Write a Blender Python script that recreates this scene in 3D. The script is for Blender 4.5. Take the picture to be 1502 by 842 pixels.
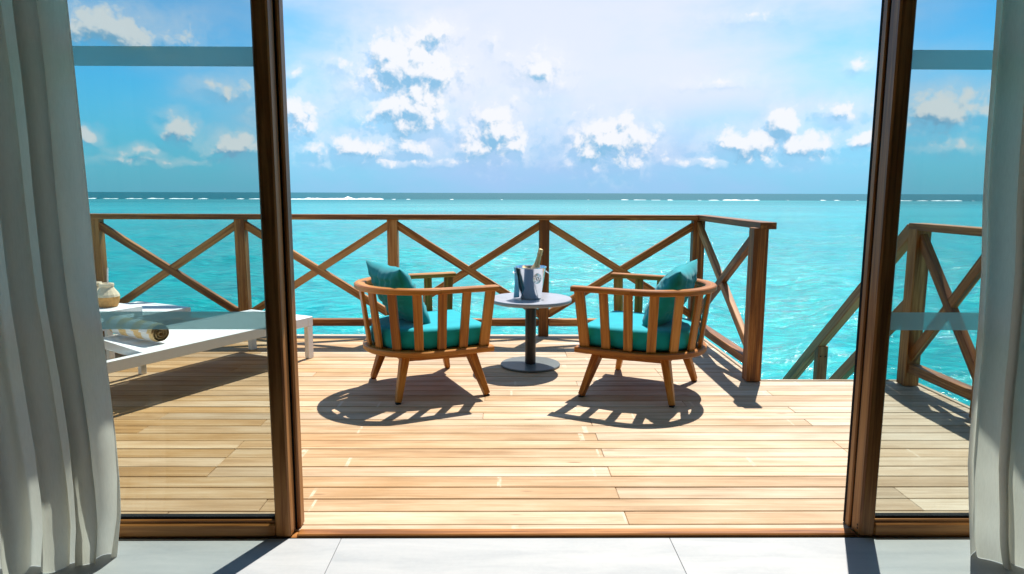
import bpy, bmesh, math, random
import numpy as np
from mathutils import Vector, Matrix, noise as mnoise

random.seed(7)
R = math.radians
scene = bpy.context.scene
for o in list(bpy.data.objects):
    bpy.data.objects.remove(o, do_unlink=True)
C = scene.collection

# ------------------------------------------------------------------ camera
CAM_H, FPX, YAW, PITCH, ROLL = 1.25, 990.0, 0.5, 7.93, 0.16
W0, H0 = 1502.0, 842.0
_a, _p, _r = R(YAW), R(PITCH), R(ROLL)
fw = Vector((math.sin(_a)*math.cos(_p), math.cos(_a)*math.cos(_p), -math.sin(_p)))
rt0 = Vector((math.cos(_a), -math.sin(_a), 0)); up0 = rt0.cross(fw)
rt = rt0*math.cos(_r) + up0*math.sin(_r); up = -rt0*math.sin(_r) + up0*math.cos(_r)
cam_data = bpy.data.cameras.new('camera')
cam_data.sensor_width = 36.0; cam_data.sensor_fit = 'HORIZONTAL'
cam_data.lens = FPX/W0*36.0
cam_data.clip_start = 0.05; cam_data.clip_end = 100000.0
cam = bpy.data.objects.new('camera', cam_data); C.objects.link(cam)
m = Matrix((rt, up, -fw)).transposed().to_4x4(); m.translation = Vector((0, 0, CAM_H))
cam.matrix_world = m
scene.camera = cam

def ray(x, y):
    """direction of a photograph pixel"""
    return fw + rt*((x-W0/2)/FPX) - up*((y-H0/2)/FPX)

# ------------------------------------------------------------------ light
SUN_DX, SUN_DY = -0.23, -0.515                      # shadow offset per metre of height
sun_to = Vector((-SUN_DX, -SUN_DY, 1.0)).normalized()
SUN_EL = math.asin(sun_to.z); SUN_AZ = math.atan2(sun_to.x, sun_to.y)
SUN_STRENGTH, SKY_STRENGTH, EXPOSURE = 4.6, 0.10, 0.86
sd = bpy.data.lights.new('sun', 'SUN'); sd.energy = SUN_STRENGTH; sd.angle = R(0.5); sd.color = (1.0, 0.95, 0.86)
so = bpy.data.objects.new('sun', sd); C.objects.link(so); so.location = (3, 8, 14)
so.rotation_euler = (-sun_to).to_track_quat('-Z', 'Y').to_euler()

scene.view_settings.view_transform = 'Standard'
scene.view_settings.look = 'None'
scene.view_settings.gamma = 1.0
scene.view_settings.use_curve_mapping = False
scene.view_settings.exposure = EXPOSURE
scene.render.engine = 'CYCLES'
scene.cycles.use_denoising = True
scene.cycles.max_bounces = 8
scene.cycles.diffuse_bounces = 4
scene.cycles.transparent_max_bounces = 16
scene.cycles.sample_clamp_indirect = 6.0
scene.cycles.caustics_reflective = False
scene.cycles.caustics_refractive = False

# ------------------------------------------------------------------ sky with clouds (world shader)
class NT:
    """tiny node-tree helper"""
    def __init__(s, tree): s.t = tree; s.n = tree.nodes; s.l = tree.links
    def node(s, typ, **kw):
        n = s.n.new(typ)
        for k, v in kw.items(): setattr(n, k, v)
        return n
    def put(s, sock, v):
        if hasattr(v, 'is_output') or isinstance(v, bpy.types.NodeSocket): s.l.new(v, sock)
        elif v is not None:
            try: sock.default_value = v
            except Exception: sock.default_value = (*v, 1.0)
    def math(s, op, a, b=None, c=None, clamp=False):
        n = s.node('ShaderNodeMath', operation=op, use_clamp=clamp)
        for i, v in enumerate((a, b, c)):
            if v is not None: s.put(n.inputs[i], v)
        return n.outputs[0]
    def vec(s, op, a, b=None, out=0):
        n = s.node('ShaderNodeVectorMath', operation=op); s.put(n.inputs[0], a)
        if b is not None:
            if op == 'SCALE': s.put(n.inputs['Scale'], b)
            else: s.put(n.inputs[1], b)
        return n.outputs['Value'] if op in ('LENGTH', 'DOT_PRODUCT', 'DISTANCE') else n.outputs[0]
    def xyz(s, x, y, z):
        n = s.node('ShaderNodeCombineXYZ')
        for i, v in enumerate((x, y, z)): s.put(n.inputs[i], v)
        return n.outputs[0]
    def sep(s, v):
        n = s.node('ShaderNodeSeparateXYZ'); s.put(n.inputs[0], v); return n.outputs
    def smooth(s, v, lo, hi, a=0.0, b=1.0):
        n = s.node('ShaderNodeMapRange', interpolation_type='SMOOTHSTEP'); s.put(n.inputs[0], v)
        n.inputs[1].default_value = lo; n.inputs[2].default_value = hi
        n.inputs[3].default_value = a; n.inputs[4].default_value = b
        return n.outputs[0]
    def noise(s, vec, scale, detail=4, rough=.5, dist=0.0, dim='3D'):
        n = s.node('ShaderNodeTexNoise', noise_dimensions=dim); s.put(n.inputs['Vector'], vec)
        n.inputs['Scale'].default_value = scale; n.inputs['Detail'].default_value = detail
        n.inputs['Roughness'].default_value = rough; n.inputs['Distortion'].default_value = dist
        return n.outputs['Fac']
    def voro(s, vec, scale, detail=2, rough=.5, feature='F1', dim='3D'):
        n = s.node('ShaderNodeTexVoronoi', feature=feature, voronoi_dimensions=dim); s.put(n.inputs['Vector'], vec)
        n.inputs['Scale'].default_value = scale; n.inputs['Detail'].default_value = detail
        n.inputs['Roughness'].default_value = rough
        return n.outputs['Distance']
    def mix(s, f, a, b, blend='MIX'):
        n = s.node('ShaderNodeMix', data_type='RGBA', blend_type=blend)
        s.put(n.inputs[0], f); s.put(n.inputs[6], a); s.put(n.inputs[7], b)
        return n.outputs[2]
    def ramp(s, f, stops):
        n = s.node('ShaderNodeValToRGB'); s.put(n.inputs[0], f); e = n.color_ramp.elements
        while len(e) < len(stops): e.new(0.5)
        for i, (p, c) in enumerate(stops): e[i].position = p; e[i].color = (*c, 1)
        return n.outputs[0]

world = bpy.data.worlds.new('World'); scene.world = world; world.use_nodes = True
wt = NT(world.node_tree); wt.n.clear()
# clouds: pixel centre, half sizes in pixels, weight (1 = dense cumulus, lower = wisp)
BLOBS = [(635, 50, 32, 28, 1.0), (598, 98, 66, 46, 1.1), (640, 110, 34, 50, .9), (600, 160, 56, 42, 1.0), (612, 135, 52, 40, .95),
         (575, 150, 38, 26, .8),
         (795, 100, 42, 40, .72), (722, 58, 20, 32, .38), (755, 85, 40, 22, .35),
         (725, 188, 46, 44, .95), (700, 215, 36, 30, .8), (755, 215, 36, 26, .7),
         (895, 205, 66, 42, .95), (865, 190, 40, 30, .6), (940, 215, 34, 26, .6),
         (1150, 178, 26, 28, .95), (1095, 212, 62, 28, .9), (1178, 212, 52, 26, .85),
         (1235, 160, 58, 26, .6), (1262, 92, 26, 20, .55), (1270, 200, 44, 24, .7), (1215, 205, 50, 26, .65),
         (530, 215, 92, 28, .72), (600, 215, 60, 26, .7), (430, 168, 52, 46, .75), (470, 215, 50, 20, .4), (432, 103, 16, 18, .5),
         (170, 42, 98, 34, .95), (235, 55, 42, 22, .75), (262, 188, 24, 24, .9), (335, 130, 66, 26, .5), (345, 212, 58, 22, .8),
         (205, 222, 56, 14, .55), (132, 198, 26, 16, .6),
         (1388, 162, 78, 30, .95), (1350, 185, 70, 20, .6), (1400, 215, 90, 20, .4), (1440, 170, 60, 22, .5),
         (490, 85, 28, 26, .34), (1050, 120, 100, 18, .36), (1100, 22, 90, 30, .3), (600, 238, 240, 14, .42), (1050, 236, 260, 14, .45), (250, 236, 170, 12, .40)]
def azel(x, y):
    d = ray(x, y).normalized(); return math.degrees(math.atan2(d.x, d.y)), math.degrees(math.asin(d.z))
def warped(g, P):
    n1 = g.node('ShaderNodeTexNoise', noise_dimensions='2D'); g.put(n1.inputs['Vector'], P); n1.inputs['Scale'].default_value = .55; n1.inputs['Detail'].default_value = 3
    warp = g.vec('SCALE', g.vec('SUBTRACT', n1.outputs['Color'], (.5, .5, .5)), 1.3)
    return g.vec('ADD', P, g.vec('MULTIPLY', warp, (1, .8, 0)))
def scattered(g, P):
    """field of the scattered clouds that go on beyond the frame"""
    x_, y_, _ = g.sep(P)
    far = g.math('MAXIMUM', g.smooth(g.math('ABSOLUTE', x_), 40, 50), g.smooth(y_, 17, 23))
    gen = g.math('MULTIPLY_ADD', g.noise(g.vec('MULTIPLY', P, (1, 1.7, 1)), .075, 3, .5, 0, '2D'), 4.2, -2.2)
    return g.math('ADD', gen, g.math('MULTIPLY_ADD', far, 3.0, -3.0))
def cloud_group(name, lo, hi):
    """density of the clouds whose reach touches the azimuths lo..hi"""
    grp = bpy.data.node_groups.new(name, 'ShaderNodeTree')
    grp.interface.new_socket('P', in_out='INPUT', socket_type='NodeSocketVector')
    grp.interface.new_socket('Density', in_out='OUTPUT', socket_type='NodeSocketFloat')
    grp.interface.new_socket('Puff', in_out='OUTPUT', socket_type='NodeSocketFloat')
    grp.interface.new_socket('Field', in_out='OUTPUT', socket_type='NodeSocketFloat')
    g = NT(grp); gi = g.node('NodeGroupInput'); go = g.node('NodeGroupOutput'); P = gi.outputs[0]
    Pw = warped(g, P); acc = scattered(g, P)
    for (x, y, rx, ry, w) in BLOBS:
        a, e = azel(x, y); a2, _ = azel(x+rx*1.22, y); _, e2 = azel(x, y-ry*1.14); ra = abs(a2-a)
        if a+ra*1.8+2 < lo or a-ra*1.8-2 > hi: continue
        d = g.vec('SUBTRACT', Pw, (a, e, 0)); d = g.vec('MULTIPLY', d, (1/ra, 1/abs(e2-e), 0))
        acc = g.math('SMOOTH_MAX', acc, g.math('MULTIPLY_ADD', g.vec('LENGTH', d), -.85, w), .10)
    acc = g.math('MAXIMUM', acc, -1.0)
    puff = g.math('SUBTRACT', 1.0, g.voro(Pw, .50, 3, .60, 'F1', '2D'))
    fine = g.noise(P, .75, 6, .60, 0, '2D')
    puffn = g.math('ADD', g.math('MULTIPLY', puff, .55), g.math('MULTIPLY', fine, .75))
    dens = g.math('ADD', acc, g.math('MULTIPLY_ADD', puffn, .85, -.36))
    dens = g.smooth(dens, .04, .60)
    soft = g.smooth(g.math('ADD', acc, g.math('MULTIPLY_ADD', fine, .9, -.45)), -.50, .75, 0, .50)
    dens = g.math('MAXIMUM', dens, soft)
    g.put(go.inputs[0], dens); g.put(go.inputs[1], puffn); g.put(go.inputs[2], acc)
    return grp

world.cycles.sampling_method = 'MANUAL'; world.cycles.sample_map_resolution = 256
tc = wt.node('ShaderNodeTexCoord')
dx, dy, dz = wt.sep(wt.vec('NORMALIZE', tc.outputs['Generated']))
az = wt.math('MULTIPLY', wt.math('ARCTAN2', dx, dy), 57.29578)
el = wt.math('MULTIPLY', wt.math('ARCSINE', dz), 57.29578)
Pd = wt.xyz(az, el, 0.0)
sky = wt.node('ShaderNodeTexSky'); sky.sky_type = 'NISHITA'; sky.sun_disc = False
sky.sun_elevation = SUN_EL; sky.sun_rotation = SUN_AZ
sky.air_density = 1.0; sky.dust_density = 0.0; sky.ozone_density = 3.0; sky.altitude = 0
K = 1.0/SKY_STRENGTH/(2**EXPOSURE)
def kc(r, g_, b, s=1.0): return (r*K*s, g_*K*s, b*K*s, 1)
base = wt.mix(1.0, sky.outputs[0], (.22, .76, .96, 1), 'MULTIPLY')
# pale sea haze low over the horizon, all the way round
base = wt.mix(wt.smooth(el, -2.0, 11.0, .88, 0.0), base, kc(.15, .49, .77))
# thin bright veil of high cloud under the sun
vd = wt.vec('LENGTH', wt.vec('MULTIPLY', wt.vec('SUBTRACT', Pd, (5.0, 11.0, 0)), (1/34.0, 1/26.0, 0)))
vn = wt.noise(wt.vec('MULTIPLY', Pd, (.5, 1.2, 0)), .18, 5, .55, 0, '2D')
veil = wt.math('MULTIPLY', wt.smooth(wt.math('ADD', vd, wt.math('MULTIPLY_ADD', vn, -.7, .35)), .15, 1.12, 1.0, 0.0), .94)
base = wt.mix(veil, base, wt.mix(wt.smooth(el, .5, 9.5), kc(.40, .60, .93), kc(.84, .88, 1.0)))
DARK, LIGHT = kc(.26, .54, .80), kc(.95, .965, 1.01)
def background(col):
    n = wt.node('ShaderNodeBackground'); wt.put(n.inputs[0], col); n.inputs[1].default_value = SKY_STRENGTH; return n.outputs[0]
def mixsh(f, a, b):
    n = wt.node('ShaderNodeMixShader'); wt.put(n.inputs[0], f); wt.l.new(a, n.inputs[1]); wt.l.new(b, n.inputs[2]); return n.outputs[0]
# most of the sky: clouds of the same kind, scattered
d0 = wt.smooth(wt.math('ADD', scattered(wt, Pd), wt.math('MULTIPLY_ADD', wt.noise(Pd, .9, 4, .58, 0, '2D'), 1.9, -.95)), -.02, .5)
d0 = wt.math('MULTIPLY', d0, wt.smooth(el, -.5, 1.0))
out = background(wt.mix(wt.math('MULTIPLY', d0, .94), base, wt.mix(.72, DARK, LIGHT)))
# the part of the sky the photograph shows: its own cumulus clouds, in strips of azimuth
band = wt.math('MULTIPLY', wt.math('GREATER_THAN', el, -.4), wt.math('LESS_THAN', el, 24.0))
ZONES=[-52,52]
for lo, hi in zip(ZONES[:-1], ZONES[1:]):
    grp = cloud_group('clouds', lo, hi)
    def cloud(off):
        n = wt.node('ShaderNodeGroup'); n.node_tree = grp
        wt.put(n.inputs[0], wt.vec('ADD', Pd, off) if off else Pd); return n.outputs
    c0 = cloud(None); c1 = cloud((.30, .70, 0))
    shade = wt.math('MULTIPLY_ADD', wt.math('SUBTRACT', c0[2], c1[2]), 1.9, .63)
    shade = wt.math('ADD', shade, wt.math('MULTIPLY', wt.math('SUBTRACT', c0[1], c1[1]), 1.25))
    shade = wt.math('SUBTRACT', shade, wt.math('MULTIPLY', c1[0], .18))
    shade = wt.smooth(shade, -.10, .72)
    full = background(wt.mix(wt.math('MULTIPLY', c0[0], .94), base, wt.mix(shade, DARK, LIGHT)))
    zone = mixsh(wt.math('GREATER_THAN', c0[0], .004), background(base), full)
    inz = wt.math('MULTIPLY', band, wt.math('MULTIPLY', wt.math('GREATER_THAN', az, lo), wt.math('LESS_THAN', az, hi+1e-5)))
    out = mixsh(inz, out, zone)
wo = wt.node('ShaderNodeOutputWorld'); wt.l.new(out, wo.inputs[0])

# ------------------------------------------------------------------ materials
def mat(name):
    mm = bpy.data.materials.new(name); mm.use_nodes = True
    t = NT(mm.node_tree); t.n.clear()
    o = t.node('ShaderNodeOutputMaterial'); b = t.node('ShaderNodeBsdfPrincipled')
    t.l.new(b.outputs[0], o.inputs[0]); return mm, t, b, o
def bump(t, b, h, strength, dist=.01):
    n = t.node('ShaderNodeBump'); n.inputs['Strength'].default_value = strength; n.inputs['Distance'].default_value = dist
    t.put(n.inputs['Height'], h); t.l.new(n.outputs[0], b.inputs['Normal']); return n
def plain(name, col, rough=.5, metal=0.0, var=.06, scale=30, spec=.5, bs=.15):
    mm, t, b, o = mat(name); tcn = t.node('ShaderNodeTexCoord').outputs['Object']
    n = t.noise(tcn, scale, 4, .6)
    lo = tuple(c*(1-var) for c in col); hi = tuple(min(1, c*(1+var)) for c in col)
    t.put(b.inputs['Base Color'], t.ramp(n, [(.3, lo), (.7, hi)]))
    b.inputs['Roughness'].default_value = rough; b.inputs['Metallic'].default_value = metal
    b.inputs['Specular IOR Level'].default_value = spec
    if bs: bump(t, b, n, bs, .002)
    return mm
def wood(name, dark, mid, light, coord='Object', rough=.5, rnd=.35, grain=1.0):
    mm, t, b, o = mat(name)
    tcn = t.node('ShaderNodeTexCoord').outputs[coord]
    oi = t.node('ShaderNodeObjectInfo').outputs['Random']
    off = t.xyz(t.math('MULTIPLY', oi, 37.0), t.math('MULTIPLY', oi, 11.0), t.math('MULTIPLY', oi, 23.0))
    v = t.vec('ADD', tcn, off)
    g1 = t.noise(t.vec('MULTIPLY', v, (2.0, 52, 52)), 1.0, 5, .6, .6)
    g2 = t.noise(t.vec('MULTIPLY', v, (7, 190, 190)), 1.0, 3, .6)
    g3 = t.noise(t.vec('MULTIPLY', v, (1.2, 6, 6)), 1.0, 2, .5)
    f = t.math('ADD', t.math('MULTIPLY', g1, .70), t.math('ADD', t.math('MULTIPLY', g2, .08), t.math('MULTIPLY', g3, .22)))
    f = t.math('ADD', f, t.math('MULTIPLY_ADD', oi, rnd*.5, -rnd*.25))
    t.put(b.inputs['Base Color'], t.ramp(f, [(.40, dark), (.5, mid), (.61, light)]))
    b.inputs['Roughness'].default_value = rough
    b.inputs['Specular IOR Level'].default_value = .35
    bump(t, b, t.math('ADD', g1, g2), .22*grain, .003)
    return mm
M = {}
M['rail'] = wood('railing_wood', (.14, .046, .008), (.29, .108, .021), (.46, .215, .062), rough=.55)
M['stairwood'] = wood('stair_wood', (.15, .058, .018), (.27, .118, .042), (.38, .20, .085), rough=.65)
M['teak'] = wood('teak', (.25, .078, .007), (.40, .145, .017), (.54, .235, .045), rough=.42, rnd=.25)
M['teak_uv'] = wood('teak_curved', (.25, .078, .007), (.40, .145, .017), (.54, .235, .045), coord='UV', rough=.42, rnd=.25)
M['frame'] = wood('door_frame_wood', (.17, .060, .011), (.29, .112, .025), (.40, .175, .048), rough=.4, rnd=.15, grain=.6)
M['white'] = plain('white_powder_coat', (.80, .81, .82), .38, 0, .02, 60, .5, .04)
M['sling'] = plain('white_mesh_sling', (.80, .80, .80), .7, 0, .04, 300, .3, .3)
M['black'] = plain('black_metal', (.012, .013, .016), .38, 0, .2, 90, .5, .08)
M['base_metal'] = plain('sunlit_black_metal', (.11, .125, .125), .40, 0, .12, 60, .5, .08)  # black metal, lightened in colour for the sun reflecting off the plate
M['gasket'] = plain('black_gasket', (.008, .008, .010), .8, 0, .1, 30, .08)
M['glide'] = plain('plastic_glide', (.01, .01, .01), .6)
M['plaster'] = plain('white_plaster', (.62, .60, .56), .9, 0, .04, 8)
M['ceiling'] = plain('ceiling_paint', (.60, .58, .54), .9, 0, .03, 8)
M['straw'] = plain('straw_paper', (.85, .85, .85), .6)
M['foam'] = plain('sea_foam', (.88, .92, .93), .9, 0, .08, 2, .2)
M['steel'] = plain('polished_steel', (.86, .87, .86), .16, 1.0, .03, 25, .5, .01)
M['napkin'] = plain('blue_napkin', (.24, .50, .66), .85, 0, .10, 40, .2, .25)
M['foil'] = plain('gold_foil', (.86, .55, .25), .45, .3, .12, 70, .5, .35)
M['bottle'] = plain('dark_bottle_glass', (.02, .04, .02), .08, 0, .1, 20, .6, 0)
M['hole'] = plain('screw_recess', (.01, .008, .006), .8)

def fabric(name, col, s=1.0):
    mm, t, b, o = mat(name); tcn = t.node('ShaderNodeTexCoord').outputs['Object']
    n = t.noise(tcn, 9*s, 4, .55); w = t.noise(tcn, 420, 2, .5)
    f = t.math('ADD', t.math('MULTIPLY', n, .6), t.math('MULTIPLY', w, .4))
    t.put(b.inputs['Base Color'], t.ramp(f, [(.3, tuple(c*.82 for c in col)), (.7, tuple(min(1, c*1.15) for c in col))]))
    b.inputs['Roughness'].default_value = .8; b.inputs['Specular IOR Level'].default_value = .2
    b.inputs['Sheen Weight'].default_value = .15
    bump(t, b, t.math('ADD', t.math('MULTIPLY', n, .8), t.math('MULTIPLY', w, .25)), .16, .006)
    return mm
M['cushion'] = fabric('teal_fabric', (.001, .34, .41))
M['pillow'] = fabric('teal_pillow_fabric', (.001, .26, .295), 1.5)

def make_deck_mat():
    mm, t, b, o = mat('weathered_deck_plank')
    tcn = t.node('ShaderNodeTexCoord').outputs['Object']
    oi = t.node('ShaderNodeObjectInfo').outputs['Random']
    pos = t.node('ShaderNodeNewGeometry').outputs['Position']
    wx, wy, wz = t.sep(pos)
    off = t.xyz(t.math('MULTIPLY', oi, 53.0), t.math('MULTIPLY', oi, 17.0), t.math('MULTIPLY', oi, 7.0))
    v = t.vec('ADD', tcn, off)
    g1 = t.noise(t.vec('MULTIPLY', v, (1.1, 26, 26)), 1.0, 7, .62, .8)
    g2 = t.noise(t.vec('MULTIPLY', v, (5, 210, 210)), 1.0, 3, .6)
    blot = t.noise(t.vec('MULTIPLY', v, (1.6, 5, 5)), 1.0, 4, .6)
    f = t.math('ADD', t.math('MULTIPLY', g1, .5), t.math('ADD', t.math('MULTIPLY', g2, .15), t.math('MULTIPLY', blot, .35)))
    gold = t.ramp(f, [(.36, (.265, .130, .038)), (.5, (.425, .235, .088)), (.64, (.545, .355, .178))])
    pale = t.ramp(f, [(.36, (.315, .225, .143)), (.5, (.465, .365, .262)), (.64, (.58, .49, .39))])
    # boards bleach towards the stair side where the sun stays longest
    k = t.math('ADD', t.math('MULTIPLY_ADD', wx, .17, .42), t.math('MULTIPLY_ADD', t.math('FRACT', t.math('MULTIPLY', oi, 7.31)), .60, -.16))
    k = t.math('ADD', k, t.math('MULTIPLY_ADD', blot, .6, -.3), clamp=True)
    col = t.mix(k, gold, pale)
    br = t.math('MULTIPLY_ADD', t.math('FRACT', t.math('MULTIPLY', oi, 3.77)), .22, .89)
    col = t.mix(1.0, col, t.xyz(br, br, br), 'MULTIPLY')
    # bare pale marks left across single boards over the joists
    mk = None
    for i, x0 in enumerate((-1.52, -.99, -.76, -.41, .02, .44, .63, .72, 1.13, 1.62, 1.94)):
        d = t.math('ABSOLUTE', t.math('SUBTRACT', wx, t.math('MULTIPLY_ADD', oi, .10, x0-.05)))
        s = t.smooth(t.math('MULTIPLY', d, t.math('MULTIPLY_ADD', t.math('FRACT', t.math('MULTIPLY', oi, 91.3+i*7.7)), 1.6, .6)), .008, .013, 1, 0)
        s = t.math('MULTIPLY', s, t.math('GREATER_THAN', t.math('FRACT', t.math('MULTIPLY', oi, 31.7+i*13.37)), (.84)))
        mk = s if mk is None else t.math('MAXIMUM', mk, s)
    mk = t.math('MULTIPLY', mk, t.smooth(t.noise(t.vec('MULTIPLY', v, (30, 22, 1)), 1.0, 3, .6), .36, .6, .1, .7))
    col = t.mix(mk, col, (.60, .49, .37, 1))
    # small knots
    kn = t.voro(t.vec('MULTIPLY', v, (1.6, 9, 3)), 1.0, 0, .5, 'F1')
    col = t.mix(t.smooth(kn, .03, .075, .75, 0), col, (.16, .075, .03, 1))
    t.put(b.inputs['Base Color'], col)
    b.inputs['Roughness'].default_value = .62; b.inputs['Specular IOR Level'].default_value = .3
    bump(t, b, t.math('ADD', g1, t.math('MULTIPLY', g2, .7)), .25, .003)
    return mm
M['deck'] = make_deck_mat()
M['joist'] = plain('joist_wood', (.10, .06, .03), .8)

def make_tile_mat():
    mm, t, b, o = mat('pale_stone_tile'); tcn = t.node('ShaderNodeTexCoord').outputs['Object']
    oi = t.node('ShaderNodeObjectInfo').outputs['Random']
    v = t.vec('ADD', tcn, t.xyz(t.math('MULTIPLY', oi, 19.0), t.math('MULTIPLY', oi, 31.0), 0.0))
    n = t.noise(t.vec('MULTIPLY', v, (1.6, 9, 1)), 1.4, 6, .6, .5); n2 = t.noise(v, 60, 3, .6)
    f = t.math('ADD', t.math('MULTIPLY', n, .85), t.math('MULTIPLY', n2, .15))
    t.put(b.inputs['Base Color'], t.ramp(f, [(.32, (.31, .325, .34)), (.5, (.365, .375, .385)), (.68, (.405, .41, .415))]))
    b.inputs['Roughness'].default_value = .5; b.inputs['Specular IOR Level'].default_value = .3
    bump(t, b, f, .05, .002); return mm
M['tile'] = make_tile_mat(); M['grout'] = plain('grout', (.33, .33, .33), .9)

def make_table_top():
    mm, t, b, o = mat('grey_stone_top'); tcn = t.node('ShaderNodeTexCoord').outputs['Object']
    n = t.noise(tcn, 90, 4, .7); n2 = t.noise(tcn, 6, 4, .6)
    t.put(b.inputs['Base Color'], t.ramp(t.math('ADD', t.math('MULTIPLY', n, .6), t.math('MULTIPLY', n2, .4)), [(.3, (.25, .26, .30)), (.7, (.40, .41, .46))]))
    b.inputs['Roughness'].default_value = .3; return mm
M['stone'] = make_table_top()

def make_glass():
    mm = bpy.data.materials.new('tinted_glass'); mm.use_nodes = True; t = NT(mm.node_tree); t.n.clear()
    o = t.node('ShaderNodeOutputMaterial'); tr = t.node('ShaderNodeBsdfTransparent'); gl = t.node('ShaderNodeBsdfGlossy')
    tint = (.62, .70, .68); tr.inputs[0].default_value = (*[math.sqrt(c) for c in tint], 1)
    gl.inputs['Roughness'].default_value = 0.0; gl.inputs[0].default_value = (.95, 1, 1, 1)
    fr = t.node('ShaderNodeFresnel'); fr.inputs[0].default_value = 1.45
    front = t.math('SUBTRACT', 1.0, t.node('ShaderNodeNewGeometry').outputs['Backfacing'])   # reflect once, where light enters the pane
    mx = t.node('ShaderNodeMixShader'); t.put(mx.inputs[0], t.math('MULTIPLY', fr.outputs[0], front)); t.l.new(tr.outputs[0], mx.inputs[1]); t.l.new(gl.outputs[0], mx.inputs[2])
    t.l.new(mx.outputs[0], o.inputs[0]); return mm
M['glass'] = make_glass()
def make_frost():
    mm = bpy.data.materials.new('frosted_film'); mm.use_nodes = True; t = NT(mm.node_tree); t.n.clear()
    o = t.node('ShaderNodeOutputMaterial'); tr = t.node('ShaderNodeBsdfTransparent'); tl = t.node('ShaderNodeBsdfTranslucent'); df = t.node('ShaderNodeBsdfDiffuse')
    tr.inputs[0].default_value = (.75, .9, .9, 1); tl.inputs[0].default_value = (.50, .68, .70, 1); df.inputs[0].default_value = (.5, .62, .62, 1)
    a = t.node('ShaderNodeMixShader'); a.inputs[0].default_value = .35; t.l.new(tl.outputs[0], a.inputs[1]); t.l.new(df.outputs[0], a.inputs[2])
    b = t.node('ShaderNodeMixShader'); b.inputs[0].default_value = .46; t.l.new(a.outputs[0], b.inputs[1]); t.l.new(tr.outputs[0], b.inputs[2])
    t.l.new(b.outputs[0], o.inputs[0]); return mm
M['frost'] = make_frost()
def make_curtain():
    mm = bpy.data.materials.new('sheer_linen'); mm.use_nodes = True; t = NT(mm.node_tree); t.n.clear()
    o = t.node('ShaderNodeOutputMaterial'); tl = t.node('ShaderNodeBsdfTranslucent'); df = t.node('ShaderNodeBsdfDiffuse')
    tcn = t.node('ShaderNodeTexCoord').outputs['Object']
    n = t.noise(t.vec('MULTIPLY', tcn, (1, 1, .12)), 260, 3, .6); n2 = t.noise(t.vec('MULTIPLY', tcn, (1, 1, .5)), 5, 4, .6)
    f = t.math('ADD', t.math('MULTIPLY', n, .5), t.math('MULTIPLY', n2, .5))
    col = t.ramp(f, [(.3, (.80, .77, .70)), (.7, (.92, .89, .82))])
    t.put(tl.inputs[0], col); t.put(df.inputs[0], col)
    bn = t.node('ShaderNodeBump'); bn.inputs['Strength'].default_value = .3; bn.inputs['Distance'].default_value = .004; t.put(bn.inputs['Height'], f)
    t.l.new(bn.outputs[0], df.inputs['Normal'])
    a = t.node('ShaderNodeMixShader'); a.inputs[0].default_value = .45; t.l.new(df.outputs[0], a.inputs[1]); t.l.new(tl.outputs[0], a.inputs[2])
    t.l.new(a.outputs[0], o.inputs[0]); return mm
M['curtain'] = make_curtain()

def make_water():
    mm, t, b, o = mat('lagoon_water')
    pos = t.node('ShaderNodeNewGeometry').outputs['Position']
    x, y, z = t.sep(pos)
    dist = t.vec('LENGTH', t.vec('MULTIPLY', pos, (.35, 1, 0)))
    patch = t.noise(t.vec('MULTIPLY', pos, (.5, 1.0, 1)), .06, 4, .55)
    patch2 = t.noise(t.vec('MULTIPLY', pos, (.35, 1.0, 1)), .012, 4, .6)
    near = t.ramp(patch, [(.32, (.003, .285, .285)), (.5, (.005, .375, .37)), (.68, (.016, .46, .445))])
    rip = t.noise(t.vec('MULTIPLY', pos, (.7, 1.7, 1)), 2.1, 6, .70, .2)  # ripple shading and sky-lit crests painted into the base colour
    near = t.mix(t.smooth(rip, .40, .58, .80, 0), near, (.001, .19, .215, 1))
    near = t.mix(t.smooth(rip, .56, .72, 0, .55), near, (.07, .55, .54, 1))
    d2 = t.math('ADD', dist, t.math('MULTIPLY_ADD', patch2, 120, -60))
    mid = t.mix(t.smooth(patch2, .35, .65), (.018, .15, .18, 1), (.035, .25, .27, 1))
    col = t.mix(t.smooth(d2, 75, 225), near, mid)
    col = t.mix(t.smooth(dist, 255, 285), col, (.003, .095, .118, 1))
    t.put(b.inputs['Base Color'], col)
    t.put(b.inputs['Roughness'], t.smooth(dist, 30, 260, .10, .40)); b.inputs['IOR'].default_value = 1.33
    t.put(b.inputs['Specular IOR Level'], t.smooth(dist, 50, 270, .36, .10))
    w1 = t.noise(t.vec('MULTIPLY', pos, (1, 1.5, 1)), 2.6, 5, .6, .4)
    w2 = t.noise(t.vec('MULTIPLY', pos, (.6, 1.2, 1)), .5, 4, .55)
    w3 = t.noise(t.vec('MULTIPLY', pos, (1, 1.6, 1)), 8.0, 3, .6)
    h = t.math('ADD', t.math('ADD', t.math('MULTIPLY', w1, .11), t.math('MULTIPLY', w3, .022)), t.math('MULTIPLY', w2, .28))
    n = t.node('ShaderNodeBump'); n.inputs['Strength'].default_value = .8; n.inputs['Distance'].default_value = 1.0
    t.put(n.inputs['Height'], h); t.l.new(n.outputs[0], b.inputs['Normal'])
    return mm
M['water'] = make_water()

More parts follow.
